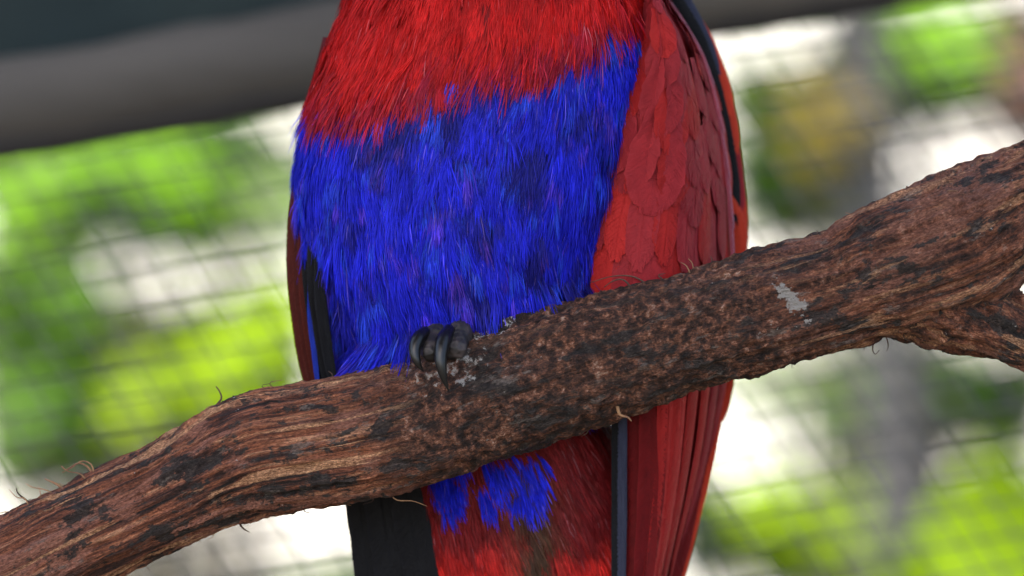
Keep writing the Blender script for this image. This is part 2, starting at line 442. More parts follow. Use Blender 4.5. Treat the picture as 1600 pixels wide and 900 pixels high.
# ------------------------------------------------------------------ garden behind
def leaves(centres, radii, n, size, seed, face=0.45):
    r = np.random.default_rng(seed)
    cs, rs = np.asarray(centres, float), np.asarray(radii, float)
    wgt = np.prod(rs, axis=1) ** 0.67; wgt /= wgt.sum()
    pick = r.choice(len(cs), n, p=wgt)
    d = unit(r.normal(size=(n, 3))) * (r.random(n) ** 0.45)[:, None]
    c = cs[pick] + d * rs[pick]
    N = unit(r.normal(size=(n, 3)) * (1 - face) + np.array([-0.15, -0.75, 0.65]) * face)
    T = unit(np.cross(N, r.normal(size=(n, 3))) + np.array([0, 0, -0.35]))
    Sd = unit(np.cross(N, T))
    N = np.cross(T, Sd)
    l = size * r.uniform(0.55, 1.35, n)[:, None]; w = l * r.uniform(0.24, 0.4, n)[:, None]
    droop = -N * l * 0.18
    v = np.stack([c - T * l * .5, c + Sd * w * .9 - T * l * .08 + N * l * .07, c + T * l * .5 + droop, c - Sd * w * .9 - T * l * .08 + N * l * .07,
                  c + T * l * .05], 1).reshape(-1, 3)
    b = np.arange(n)[:, None] * 5
    f = np.concatenate([b + np.array([[0, 1, 4]]), b + np.array([[1, 2, 4]]), b + np.array([[2, 3, 4]]), b + np.array([[3, 0, 4]])], 0)
    tint = np.repeat(r.random(n), 5)[:, None] * np.ones(3)
    return v, f, tint

def shrub(name, label, cat, mat, d, blobs, n, leaf, stemx=None, group=None, depth=0.16, face=0.45):
    """blobs: (x, y, rx, ry) in drawing units seen at distance d; n leaves of length leaf (m)"""
    f = S * d / D
    seed = sum(map(ord, label)) % 9973; n = int(n * 1.9)
    r = np.random.default_rng(seed)
    cs = [at(x, y, d + r.uniform(-1, 1) * depth) for x, y, _, _ in blobs]
    rs = [(rx * f, depth * 0.8, ry * f) for _, _, rx, ry in blobs]
    sx = stemx if stemx is not None else np.mean([b[0] for b in blobs])
    base = at(sx, 450, d); base[2] = GZ
    root = bpy.data.objects.new(name, None); COL.objects.link(root); root.location = tuple(base)
    tag(root, label, cat, group)
    parts = []
    top = np.mean(cs, axis=0)
    fork = base * 0.45 + top * 0.55 + [0.01, 0, -0.12]
    parts.append(tube([base - [0, 0, 0.02], base * .6 + fork * .4 + [0.012, 0.01, 0], fork], [0.013, 0.011, 0.008], 14, 8, noise=.1))
    for c in cs:
        parts.append(tube([fork - [0, 0, .03], (fork + c) / 2 + r.normal(size=3) * 0.012, c + [0, 0, 0.01]], [0.007, 0.004, 0.0015], 10, 6))
    v, fc = merge(parts)
    obj('trunk' if 'tree' in name else 'stem', new_mesh('stem', v - base, fc, M['stem']), root)
    if mat in ('lime', 'bright', 'pale'): face = 0.68
    v, fc, tint = leaves(cs, rs, n, leaf, seed, face)
    obj('crown' if 'tree' in name else 'foliage', new_mesh('foliage', v - base, fc, L[mat], True, cols=tint), root, kind='stuff')
    return root

# far hedge plants against the wall, left to right
shrub('shrub', 'mid green leafy shrub beside the dark rail left of the parrot', 'shrub', 'mid', 5.9,
      [(60, 250, 130, 70), (230, 250, 120, 75), (330, 320, 110, 80), (90, 340, 110, 60), (250, 330, 80, 42), (430, 290, 70, 60), (330, 220, 90, 40), (400, 250, 70, 30)], 1050, 0.045)
shrub('shrub', 'bright green shrub with sunlit leaves below the dark rail', 'shrub', 'bright', 5.2,
      [(150, 285, 90, 60), (240, 265, 80, 50), (330, 300, 70, 50), (40, 330, 60, 50), (190, 330, 70, 40), (310, 360, 55, 35)], 420, 0.04)
shrub('shrub', 'lime green shrub glowing behind the left stretch of branch', 'shrub', 'lime', 5.3,
      [(300, 560, 120, 70), (400, 540, 80, 70), (230, 600, 90, 60), (340, 620, 100, 45), (430, 490, 40, 50), (180, 640, 60, 40), (420, 600, 60, 50)], 1150, 0.042)
shrub('shrub', 'grey green bush in front of the white wall, left edge of the garden', 'shrub', 'grey', 5.6,
      [(40, 530, 110, 70), (130, 490, 90, 50), (60, 640, 110, 80), (170, 560, 80, 60), (30, 430, 70, 50), (120, 710, 120, 70), (240, 525, 50, 25)], 900, 0.045)
shrub('shrub', 'dull olive bush low behind the left end of the branch', 'shrub', 'mid', 5.75,
      [(100, 600, 120, 60), (240, 660, 120, 50), (60, 720, 90, 50), (200, 560, 70, 50), (100, 430, 50, 30), (445, 350, 30, 30)], 650, 0.045)
shrub('shrub', 'olive green bush in front of the grey green one, left end of the garden', 'shrub', 'mid', 5.15,
      [(40, 560, 80, 70), (130, 640, 90, 60), (60, 690, 80, 50), (110, 480, 60, 40), (10, 440, 40, 40)], 190, 0.045)
shrub('shrub', 'yellow green bush close behind the bend of the branch', 'shrub', 'lime', 4.9,
      [(300, 580, 70, 50), (390, 545, 60, 60), (240, 620, 60, 45), (350, 600, 70, 40), (430, 500, 30, 50)], 190, 0.042)
shrub('shrub', 'pale leafed bush catching the sun left of the parrot', 'shrub', 'pale', 5.5,
      [(110, 370, 45, 45), (435, 320, 36, 18), (20, 330, 30, 40), (100, 250, 40, 25), (20, 500, 50, 40), (140, 650, 34, 40)], 260, 0.036)
shrub('shrub', 'dark leafed bush between two sunlit bushes left of the parrot', 'shrub', 'dark', 5.0,
      [(215, 370, 28, 32), (255, 520, 30, 24), (400, 240, 90, 14), (180, 310, 40, 20)], 42, 0.035)
# right of the bird, above the branch
shrub('shrub', 'olive green bush with loose leaves right of the red wing', 'shrub', 'mid', 5.5,
      [(1180, 150, 50, 60), (1230, 200, 80, 60), (1200, 280, 70, 70), (1290, 130, 50, 50), (1330, 300, 70, 50)], 300, 0.045)
shrub('shrub', 'fresh green shrub under the rail beside the reddish shrub', 'shrub', 'bright', 4.9,
      [(1450, 60, 60, 50), (1490, 90, 50, 40), (1420, 100, 40, 30)], 190, 0.042)
shrub('shrub', 'yellow ochre leafed bush behind the forked end of the branch', 'shrub', 'ochre', 5.1,
      [(1300, 215, 50, 45), (1270, 160, 45, 35), (1330, 240, 40, 30)], 130, 0.042)
shrub('shrub', 'grey green bush filling the gap above the forked branch end', 'shrub', 'grey', 5.7,
      [(1250, 320, 120, 60), (1390, 150, 70, 60), (1480, 150, 80, 40), (1570, 80, 90, 70), (1360, 80, 60, 60), (1320, 330, 80, 40)], 560, 0.048)
shrub('shrub', 'very dark bush behind the fresh green shrub', 'shrub', 'dark', 5.3,
      [(1350, 110, 50, 60), (1390, 170, 40, 45), (1330, 60, 40, 30), (1440, 150, 70, 25)], 240, 0.04)
# right of the bird, below the branch
shrub('shrub', 'pale lime bush hanging below the branch right of the tail', 'shrub', 'pale', 5.6,
      [(1180, 600, 60, 22), (1260, 585, 70, 25), (1400, 560, 100, 30), (1190, 820, 70, 30), (1290, 780, 30, 40)], 240, 0.04)
shrub('shrub', 'mid green leafy bush under the branch behind the wire netting', 'shrub', 'mid', 5.4,
      [(1345, 690, 45, 50), (1370, 640, 60, 40), (1450, 590, 90, 36), (1560, 600, 80, 40), (1350, 770, 45, 60), (1400, 850, 60, 60), (1300, 630, 30, 30)], 400, 0.045)
shrub('shrub', 'lime green bush low right of the tail', 'shrub', 'lime', 5.1,
      [(1240, 860, 90, 60), (1340, 840, 90, 70), (1420, 880, 80, 50), (1200, 790, 50, 30)], 420, 0.042)
shrub('shrub', 'grey leafed bush right of the tail under the fork', 'shrub', 'grey', 5.6,
      [(1500, 640, 90, 50), (1430, 650, 50, 60), (1580, 640, 60, 50), (1120, 850, 60, 60), (1080, 780, 40, 60)], 380, 0.045)
shrub('shrub', 'dark bush close beside the tail tip', 'shrub', 'dark', 5.0,
      [(1110, 850, 50, 40), (1090, 800, 30, 30), (1560, 660, 60, 22)], 120, 0.04)
shrub('shrub', 'olive bush behind the black wing tip below the branch', 'shrub', 'mid', 5.7,
      [(560, 890, 60, 20), (520, 935, 120, 30), (300, 960, 160, 40)], 180, 0.045)

# the same planting carried on along the wall, beyond the picture on either side
rs_ = random.Random(21)
for k in range(14):
    X = (-1.15 - .36 * (k // 2)) if k % 2 else (1.15 + .36 * (k // 2))
    dd = 5.3 + rs_.uniform(0, 1.1); fx = S * dd / D
    bl = [(800 + (X + rs_.uniform(-.2, .2)) / fx, 450 - z / fx, 0.24 / fx, 0.2 / fx) for z in (-.75, -.5, -.22, .0, .25, .5, .75)]
    kd = ('mid', 'bright', 'grey', 'lime', 'mid', 'pale', 'mid')[(k * 3) % 7]
    shrub('shrub', {'mid': 'tall mid green', 'bright': 'tall bright green', 'grey': 'tall grey green', 'lime': 'tall lime green', 'pale': 'tall pale leafed'}[kd] + ' shrub in the row along the white wall, clear of the perch', 'shrub', kd, dd, bl, 620, 0.055, group='shrubs along the garden wall')
for k in range(7):
    X = -.9 + .3 * k; dd = 5.6 + rs_.uniform(0, .5); fx = S * dd / D
    bl = [(800 + (X + rs_.uniform(-.1, .1)) / fx, 450 - z / fx, 0.18 / fx, 0.1 / fx) for z in (-.95, -.8, -.62)]
    shrub('shrub', ('low mid green', 'low bright green', 'low grey green')[k % 3] + ' shrub at the foot of the white wall', 'shrub', ('mid', 'bright', 'grey')[k % 3], dd, bl, 300, 0.05, group='low shrubs along the garden wall')

# broad leaved plant, low right: each big leaf its own piece
def big_leaf(w, l, fold=0.18):
    nu, nv = 9, 15
    u = np.linspace(-1, 1, nu); t = np.linspace(0, 1, nv)
    ww = w * np.sin(np.pi * np.clip(t, 0.0, 1) ** 0.62) ** 0.8
    X = u[None] * ww[:, None]; Zz = (t * l)[:, None] + 0 * X
    Y = -0.35 * l * (t[:, None] - 0.4) ** 2 + fold * np.abs(X) + 0.012 * l * np.sin(t[:, None] * 30) * np.abs(u)[None]
    v = np.stack([X, Y, Zz], -1).reshape(-1, 3)
    i, j = np.meshgrid(np.arange(nv - 1), np.arange(nu - 1), indexing='ij')
    f = np.stack([i * nu + j, i * nu + j + 1, (i + 1) * nu + j + 1, (i + 1) * nu + j], -1).reshape(-1, 4)
    return v, f
def leafy_plant(label, d, specs, mat, stemx):
    base = at(stemx, 450, d); base[2] = GZ
    root = bpy.data.objects.new('broad_leaved_plant', None); COL.objects.link(root); root.location = tuple(base)
    tag(root, label, 'plant')
    for x, y, dd, w, l, rz, tilt, roll in specs:
        p = at(x, y, dd) - base
        q = p * np.array([0.35, 0.35, 0.55])
        v, f = tube([np.array([0, 0, -0.01]), q, p], [0.012, 0.008, 0.004], 14, 7)
        obj('leaf_stalk', new_mesh('leaf_stalk', v, f, M['stem']), root)
        v, f = big_leaf(w, l)
        lf = obj('leaf', new_mesh('leaf', v, f, L[mat], cols=np.full((len(v), 3), random.random())), root)
        lf.location = tuple(p); lf.rotation_euler = (tilt, roll, rz)
        mo = lf.modifiers.new('thick', 'SOLIDIFY'); mo.thickness = 0.0012
leafy_plant('broad leaved plant with big lime leaves low beside the fork', 4.4,
            [(1545, 965, 4.2, 0.046, 0.118, 0.1, 0.12, 0.03), (1640, 960, 4.35, 0.045, 0.11, -0.3, 0.1, 0.25), (1470, 1060, 4.25, 0.04, 0.10, 0.4, 0.1, -0.35)], 'lime', 1600)

# a grey trunked tree and a red leafed shrub
def trunk_tree(label, x0, x1, d, r0, seed, topx):
    base = at(x0, 450, d); base[2] = GZ
    root = bpy.data.objects.new('slender_tree', None); COL.objects.link(root); root.location = tuple(base)
    tag(root, label, 'tree')
    mid, top = at(x1, 300, d), at(topx, -700, d)
    v, f = tube([base - [0, 0, .03], (base + mid) / 2 + [0.01, 0, 0], mid, top], [r0 * 1.3, r0 * 1.1, r0, r0 * .6], 40, 14, noise=.12, seed=seed)
    obj('trunk', new_mesh('trunk', v - base, f, M['grey_trunk']), root)
    cs = [top + np.array(q) for q in ((0, 0, .1), (.2, .1, .2), (-.22, .05, .15), (.05, -.1, .35))]
    v, f, t = leaves(cs, [(.24, .24, .2)] * 4, 700, 0.06, seed)
    obj('crown', new_mesh('crown', v - base, f, L['mid'], cols=t), root, kind='stuff')
trunk_tree('slender grey trunked tree leaning behind the fork of the branch', 1430, 1370, 4.9, 0.022, 3, 1240)

shrub('shrub', 'reddish brown leafed shrub at the far end of the garden past the fork', 'shrub', 'red', 5.2,
      [(1585, 130, 36, 70), (1600, 60, 40, 50), (1610, 190, 36, 40)], 120, 0.042)

# ------------------------------------------------------------------ the perch branch
TAB = np.array([(-2000, 1420, 1600), (-1200, 1190, 1380), (-600, 1010, 1205), (-300, 920, 1118), (0, 806, 992), (100, 754, 945), (250, 686, 874), (340, 632, 836), (400, 604, 812), (470, 594, 797),
                (550, 580, 783), (650, 551, 762), (720, 520, 738), (800, 492, 708), (900, 465, 675), (1000, 437, 640), (1100, 412, 606),
                (1200, 380, 577), (1300, 354, 550), (1350, 325, 541), (1400, 300, 530), (1500, 256, 500), (1600, 220, 425), (1750, 160, 350), (2200, 20, 190), (2800, -160, 0)], float)
def axis_main():
    xs = TAB[:, 0]; c = (TAB[:, 1] + TAB[:, 2]) / 2; h = (TAB[:, 2] - TAB[:, 1]) / 2
    sl = np.gradient(c, xs); ca = 1 / np.sqrt(1 + sl ** 2)
    k = -112 + 14 * np.sin(xs / 330.0)
    return np.c_[xs, c, k, h * ca]
AX1 = catmull(axis_main(), 420)
AX2 = catmull(np.array([(1370, 425, -112, 100), (1450, 450, -112, 92), (1530, 492, -114, 64), (1600, 527, -118, 48), (1720, 580, -120, 42), (1950, 680, -95, 38), (2300, 800, -60, 34)], float), 90)
def raw_tube(ax, seg=48):
    return tube(ax[:, :3], ax[:, 3], len(ax), seg)
v, f = merge([raw_tube(AX1), raw_tube(AX2)])
tmp = obj('tmp', new_mesh('tmp', v, f, None))
mo = tmp.modifiers.new('r', 'REMESH'); mo.mode = 'VOXEL'; mo.voxel_size = 3.4
ms = tmp.modifiers.new('s', 'SMOOTH'); ms.iterations = 14; ms.factor = 0.5
dg = bpy.context.evaluated_depsgraph_get()
ev = tmp.evaluated_get(dg); em = ev.to_mesh()
nv = len(em.vertices); bv = np.empty(nv * 3, np.float32); em.vertices.foreach_get('co', bv); bv = bv.reshape(-1, 3).astype(float)
bn = np.empty(nv * 3, np.float32); em.vertices.foreach_get('normal', bn); bn = bn.reshape(-1, 3).astype(float)
em.calc_loop_triangles()
nt = len(em.loop_triangles); bt = np.empty(nt * 3, np.int32); em.loop_triangles.foreach_get('vertices', bt); bt = bt.reshape(-1, 3)
quads = all(p.loop_total == 4 for p in em.polygons)
if quads:
    bq = np.empty(len(em.polygons) * 4, np.int32); em.polygons.foreach_get('vertices', bq); bq = bq.reshape(-1, 4)
else: bq = bt
ev.to_mesh_clear(); bpy.data.objects.remove(tmp)
# unrolled bark coordinates
def unroll(p, ax, a_off):
    T = unit(np.gradient(ax[:, :3], axis=0)); ln = np.r_[0, np.cumsum(np.linalg.norm(np.diff(ax[:, :3], axis=0), axis=1))]
    idx = np.empty(len(p), int)
    for q0 in range(0, len(p), 4000):
        q = p[q0:q0 + 4000]
        idx[q0:q0 + 4000] = ((q[:, None] - ax[None, :, :3]) ** 2).sum(-1).argmin(1)
    dv = p - ax[idx, :3]
    A = unit(np.cross(T, np.array([0., 0, 1]))); B = np.cross(T, A)
    rc_, rs_ = (dv * A[idx]).sum(1), (dv * B[idx]).sum(1)
    i0 = np.argmin(np.abs(ax[:, 0])) if ax is AX1 else 0
    a0 = ln[idx] + (dv * T[idx]).sum(1) - ln[i0] + a_off
    return np.c_[a0, rc_, rs_] / 100.0, np.linalg.norm(dv, axis=1) / ax[idx, 3]
c1, r1 = unroll(bv, AX1, 0); c2, r2 = unroll(bv, AX2, 1480)
w2 = sm(-.12, .12, r1 - r2 + .10 * fbm(bv / 30.0, 3, 77))
bc = np.where((w2 > .5)[:, None], c2, c1)
def relief(bc):
    al = bc[:, 0]
    crust = sm(5.6, 7.2, al) * (1 - sm(12.5, 14.0, al))
    fibr = fbm(bc * [0.5, 6.5, 6.5], 4, 3)
    fin = fbm(bc * [1.6, 17.0, 17.0], 3, 8)
    lump = fbm(bc * [0.8, 1.5, 1.5], 4, 12)
    pits = fbm(bc * 6.5, 4, 21)
    d = lump * (5 + 4 * sm(4.5, 6.5, al)) + (1 - crust * .8) * (fibr * 9 + fin * 5.0) + (0.35 + crust * .65) * pits * 9.0
    # stepped, splintered layers where bark has peeled off
    step = sm(0.02, 0.10, fbm(bc * [0.35, 2.6, 2.6], 4, 33)) * (3.5 + 2.5 * sm(4.5, 6.5, al)) * (1 - 0.4 * crust)
    return d + step - 3.0
d = relief(c1) * (1 - w2) + relief(c2) * w2
bv = bv + bn * d[:, None]
base = np.array(W((620, 740, -110)))
perch = obj('perch_branch', new_mesh('perch_branch', W(bv) - base, bq, M['bark'], True, vec=bc),
            label='thick reddish brown peeled branch with a forked end that the parrot grips', cat='branch')
perch.location = tuple(base)

def bark_surface(x, side):
    """a point on the branch at drawing x; side = angle from the top towards the camera, radians"""
    i = np.argmin(np.abs(AX1[:, 0] - x)); c = AX1[i]
    return np.array([c[0], c[1] - c[3] * math.cos(side), c[2] - c[3] * math.sin(side)])
def fibre(x, side, pts, r=1.6, dark=False, n=12):
    b = bark_surface(x, side)
    P = [b + np.array([0, 4 * math.cos(side), 4 * math.sin(side)])] + [b + np.array(q, float) for q in pts]
    v, f = tube(W(np.array(P)), np.linspace(r, r * .35, len(P)) * S, n, 5)
    obj('bark_fibre', new_mesh('bark_fibre', v - base, f, M['fibre_dark' if dark else 'fibre']), perch)
fibre(338, 0.0, [(4, -10, 0), (12, -22, -2), (8, -34, 0), (3, -40, 2)], 2.4, True)
fibre(332, 0.1, [(-8, -8, 0), (6, -14, 0), (16, -8, 2)], 1.2)
fibre(152, 0.0, [(-10, -12, 0), (-26, -18, 4), (-44, -8, 0), (-52, -14, 2)], 2.2)
fibre(150, 0.1, [(-4, -16, 0), (-20, -22, 4), (-34, -12, 0), (-50, -4, 2)], 1.6)
fibre(142, 0.2, [(-12, -8, 0), (-30, -12, -5), (-40, -20, 0)], 1.5)
fibre(112, 0.0, [(-14, -6, 0), (-32, -14, 0)], 2.8)
fibre(92, 0.0, [(-16, -4, 0), (-36, -8, 0), (-46, -14, 0)], 1.3)
fibre(75, 0.1, [(-2, -10, 0), (-5, -22, 0)], 1.2)
fibre(62, 0.0, [(-14, -8, 0), (-26, -18, 0), (-28, -26, 0)], 2.2, True)
fibre(58, 0.2, [(-10, -14, 0), (-22, -16, 0), (-34, -28, 0)], 1.4)
fibre(50, 0.1, [(3, -12, 0), (9, -18, 0)], 1.4, True)
fibre(26, 0.0, [(-10, -6, 0), (-22, -4, 0)], 1.4)
fibre(256, 0.0, [(-2, -8, 0), (-5, -15, 0)], 1.6)
fibre(1075, 0.15, [(-6, -8, 0), (-16, -14, 0)], 1.3)
fibre(1082, 0.1, [(-3, -10, 0), (-9, -17, 0)], 1.2)
fibre(985, 0.2, [(-14, -10, -4), (-30, -8, -4), (-44, 2, 0)], 1.8, True)
fibre(1010, 0.15, [(-24, -8, -2), (-55, -8, -2), (-90, 2, -1)], 1.6, True)
fibre(1330, 0.0, [(-8, -8, 0), (-16, -10, 0)], 1.3)
fibre(1345, 0.0, [(6, -9, 0), (14, -14, 0)], 1.2)
fibre(1360, math.pi, [(-3, 12, 0), (1, 20, 0), (7, 14, 0)], 1.4, True)
fibre(1378, math.pi, [(3, 10, 0), (0, 19, 0)], 1.2, True)
fibre(960, 2.6, [(4, 10, 0), (16, 14, -4), (22, 20, -4)], 3.2)
fibre(375, math.pi, [(8, 8, 0), (18, 14, 0)], 2.2, True)
fibre(230, math.pi, [(5, 8, 0), (10, 14, 0)], 1.3, True)
fibre(610, 2.9, [(14, 12, -4), (40, 14, -4), (62, 22, -4)], 1.3)
for q in range(46):
    x = random.uniform(20, 1500); sd = random.choice((0.0, 0.05, math.pi, 3.0, random.uniform(.3, 2.8)))
    up = -1 if sd < .5 else (1 if sd > 2.7 else 0)
    fr = -1 if up == 0 else 0
    l = random.uniform(5, 15)
    fibre(x, sd, [(random.uniform(-8, 8), up * l * .5, fr * 4), (random.uniform(-14, 14), up * l, fr * 6)], random.uniform(.7, 1.4), random.random() < .5, 6)

# post that carries the branch, outside the picture on the left
pp = W((-1850, 1420, -100))
o = bpy.data.objects.new('perch_post', None); COL.objects.link(o); o.location = (pp[0], pp[1] + 0.03, GZ)
tag(o, 'upright timber post carrying the low end of the branch', 'post')
v, f = boxm(0, 0, (0.05 - GZ) / 2, 0.06, 0.06, 0.05 - GZ)
obj('shaft', new_mesh('shaft', v, f, M['timber'], False), o)
v, f = boxm(0, 0, 0.065 - GZ, 0.075, 0.075, 0.03)
obj('cap', new_mesh('cap', v, f, M['timber'], False), o)

# ------------------------------------------------------------------ the parrot
#            y     cx   hw   front  hd
RINGS = np.array([
    (-405, 700,   6,  -60,  20), (-385, 702,  70, -120,  80), (-340, 705, 120, -165, 130), (-270, 715, 142, -185, 150), (-190, 728, 150, -170, 150),
    (-120, 745, 168, -165, 165), (-50, 772, 208, -175, 190), (0, 783, 236, -186, 205), (80, 768, 251, -196, 215), (160, 745, 258, -200, 220),
    (230, 732, 257, -200, 220), (300, 722, 252, -195, 215), (380, 717, 236, -176, 205), (450, 717, 221, -150, 195), (510, 718, 208, -120, 180),
    (570, 722, 200, -85, 160), (640, 745, 195, -45, 140), (720, 785, 185, -22, 120), (800, 808, 180, -14, 105), (900, 825, 170, -8, 90),
    (1000, 840, 140, 5, 70), (1120, 860, 90, 20, 45), (1220, 875, 40, 40, 20), (1240, 878, 5, 50, 8)], float)
YY = np.linspace(RINGS[0, 0], RINGS[-1, 0], 420)
RT = np.stack([np.interp(YY, RINGS[:, 0], RINGS[:, c]) for c in range(1, 5)], 1)
ker = np.hanning(21); ker /= ker.sum()
RTs = np.stack([np.convolve(np.pad(RT[:, c], 10, mode='edge'), ker, 'valid') for c in range(4)], 1)
def surf(th, y):
    cx, hw, fr, hd = [np.interp(y, YY, RTs[:, c]) for c in range(4)]
    st, ct = np.sin(th), np.cos(th)
    e = 0.9
    x = cx + hw * np.sign(st) * np.abs(st) ** e
    k = fr + hd - hd * np.sign(ct) * np.abs(ct) ** e
    return np.stack([x, y + 0 * x, k], -1)
def surf_n(th, y):
    a = surf(th + .02, y) - surf(th - .02, y); b = surf(th, y + 3) - surf(th, y - 3)
    return unit(np.cross(b, a))      # checked: points outwards (towards the camera at th = 0)

BX = np.array([470, 490, 520, 580, 640, 700, 760, 820, 870, 930, 1000, 1020])
BY = np.array([172, 190, 208, 208, 190, 160, 150, 140, 122, 92, 56, 30])
def border(x): return np.interp(x, BX, BY)
RED = np.array([0.52, 0.010, 0.009]); BLUE = np.array([0.017, 0.022, 0.62]); DUSK_B = np.array([0.015, 0.013, 0.085]); DUSK_R = np.array([0.15, 0.006, 0.007])

pbase = np.array(W((700, 560, -40)))
# body: one continuous mesh from crown of the head to the rump
ny, nth = 260, 96
ys = np.linspace(RINGS[0, 0] + .5, RINGS[-1, 0] - .5, ny); ths = np.linspace(-np.pi, np.pi, nth, endpoint=False)
Tg, Yg = np.meshgrid(ths, ys)
bp = surf(Tg.ravel(), Yg.ravel())
nb = fbm(bp / 60.0, 3, 5)
bp = bp + surf_n(Tg.ravel(), Yg.ravel()) * (nb * 5)[:, None]
i, j = np.meshgrid(np.arange(ny - 1), np.arange(nth), indexing='ij')
bf = np.stack([i * nth + j, (i + 1) * nth + j, (i + 1) * nth + (j + 1) % nth, i * nth + (j + 1) % nth], -1).reshape(-1, 4)
isred = (bp[:, 1] < border(bp[:, 0])) | (bp[:, 1] > 690)
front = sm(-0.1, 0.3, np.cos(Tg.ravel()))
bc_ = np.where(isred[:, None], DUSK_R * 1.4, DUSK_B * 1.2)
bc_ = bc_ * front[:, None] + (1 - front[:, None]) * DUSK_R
parrot = obj('parrot', new_mesh('parrot', W(bp) - pbase, bf, M['barb'], True, cols=bc_),
             label='red parrot with a violet blue belly perched on the branch, head out of view', cat='parrot')
parrot.location = tuple(pbase)

def flow(x, y):
    """angle of the plumage from straight down, + towards the right of the picture"""
    a = -0.10 * sm(620, 480, x)                         # follows the left outline
    a = a - 1.05 * sm(440, 570, y) * sm(745, 600, x)     # lower belly sweeps to the left
    a = a - 0.25 * sm(300, 520, y) * sm(640, 480, x)
    a = a + 0.30 * sm(330, 470, y) * sm(800, 900, x) * sm(640, 560, y * 0 + y)
    a = a + 0.32 * sm(860, 1000, x) * sm(220, 60, y)       # breast towards the wing
    a = a - 0.22 * np.exp(-((x - 850) / 70) ** 2 - ((y - 400) / 70) ** 2)
    p = np.stack([x / 95.0, y / 110.0, 0 * x], -1)
    return a + 0.30 * vnoise(p, 44) * sm(150, 300, y) + 0.10 * vnoise(p * 2.3, 45)

def plumage(name, ymin, ymax, th0, th1, spacing, nb, length, colf, seed, width=1.3, lift=9.0, keep=None, spread=0.30, flowf=flow, label=None, lenf=None, bright=(1.25, .78)):
    r = np.random.default_rng(seed)
    ylist = np.arange(ymin, ymax, spacing * 0.8)
    B = []
    for y in ylist:
        hw = np.interp(y, YY, RTs[:, 1])
        nn = max(3, int(hw * (th1 - th0) / spacing))
        t = th0 + (np.arange(nn) + r.random(nn)) / nn * (th1 - th0)
        B.append(np.c_[t, y + r.uniform(-.5, .5, nn) * spacing])
    B = np.vstack(B)
    P = surf(B[:, 0], B[:, 1])
    if keep is not None:
        kk = keep(P[:, 0], P[:, 1], r); B, P = B[kk], P[kk]
    nT = len(B)
    if nT == 0: return
    tl = length * r.uniform(.75, 1.25, nT)
    if lenf is not None: tl = tl * lenf(P[:, 0], P[:, 1])
    ta = flowf(P[:, 0], P[:, 1]) + r.normal(0, .10, nT)
    tlift = lift * r.uniform(.5, 1.4, nT) * (1 + .7 * vnoise(np.c_[P[:, 0] / 24., P[:, 1] / 36., 0 * P[:, 0]], seed + 60))
    tval = r.uniform(.85, 1.08, nT) * (1 + .22 * vnoise(np.c_[P[:, 0] / 26., P[:, 1] / 40., 0 * P[:, 0]], seed + 50))
    tc, tdusk = colf(P[:, 0], P[:, 1], tl, r)
    # barbs
    idx = np.repeat(np.arange(nT), nb); n = len(idx)
    side = r.choice((-1, 1), n); s0 = r.random(n) ** 0.8 * 0.62          # where it leaves the shaft
    bl = tl[idx] * (1 - s0) * r.uniform(.5, 1.15, n)
    div = side * r.uniform(.05, 1.0, n) * spread
    curl = -div * r.uniform(.2, .75, n)
    th_b, y_b = B[idx, 0], B[idx, 1]
    hwb = np.interp(y_b, YY, RTs[:, 1])
    NP = 4
    tt = np.linspace(0, 1, NP)
    # shaft point
    a0 = ta[idx]
    off = r.normal(0, spacing * .22, n)
    cx = off + np.sin(a0) * tl[idx] * s0; cy = np.cos(a0) * tl[idx] * s0
    pos, prev = [], None
    ang = a0 + div
    xs_, ys_ = cx, cy
    h0 = 1.0 + tlift[idx] * s0 * .9
    jit = r.normal(0, .05, n)
    hh = r.uniform(.35, 1.45, n)
    for q, t in enumerate(tt):
        if q:
            st = bl / (NP - 1)
            ang_q = a0 + div + (curl + jit) * t
            xs_ = xs_ + np.sin(ang_q) * st; ys_ = ys_ + np.cos(ang_q) * st
        Th = th_b + xs_ / np.maximum(hwb, 60); Yq = y_b + ys_
        sp_ = surf(Th, Yq); nn_ = surf_n(Th, Yq)
        h = h0 + tlift[idx] * hh * (t * (1 - s0)) + 2.0 * np.sin(np.pi * t)
        pos.append(sp_ + nn_ * h[:, None])
    pos = np.stack(pos, 1)                         # n, NP, 3
    T = unit(np.gradient(pos, axis=1))
    nn0 = surf_n(th_b, y_b)
    roll = r.normal(0, .28, n)
    Sd = unit(np.cross(T, nn0[:, None]))
    Nn = np.cross(Sd, T)
    Sd = Sd * np.cos(roll)[:, None, None] + Nn * np.sin(roll)[:, None, None]
    wprof = np.array([.85, 1, .8, .2]) * width
    wr = r.uniform(.7, 1.3, n)
    wv = wprof[None, :, None] * wr[:, None, None] * 0.5
    V2 = np.stack([pos - Sd * wv, pos + Sd * wv], 2)  # n,NP,2,3
    verts = W(V2.reshape(-1, 3)) - pbase
    bse = (np.arange(n) * NP * 2)[:, None]
    fq = np.arange(NP - 1)[None] * 2 + bse
    F = np.stack([fq, fq + 1, fq + 3, fq + 2], -1).reshape(-1, 4)
    # pigment: dusky downy base, strong colour on the outer part
    g = sm(.02, .55, s0[:, None] + (1 - s0[:, None]) * tt[None] * .75)
    val = (tval[idx] * (np.where(r.random(n) < .3, bright[0], bright[1]) * r.uniform(.8, 1.12, n)))[:, None, None]
    C = (tdusk[idx][:, None] * (1 - g[..., None]) + tc[idx][:, None] * g[..., None]) * val
    pale = (r.random(n) < .015)[:, None, None] * (tt[None, :, None] > .3)
    C = C + pale * np.array([.09, .06, .07])
    C = np.repeat(C[:, :, None], 2, 2).reshape(-1, 3)
    o = obj(name, new_mesh(name, verts, F, M['barb'], True, cols=np.clip(C, 0, .95)), parrot, label=label, kind='stuff')
    return o

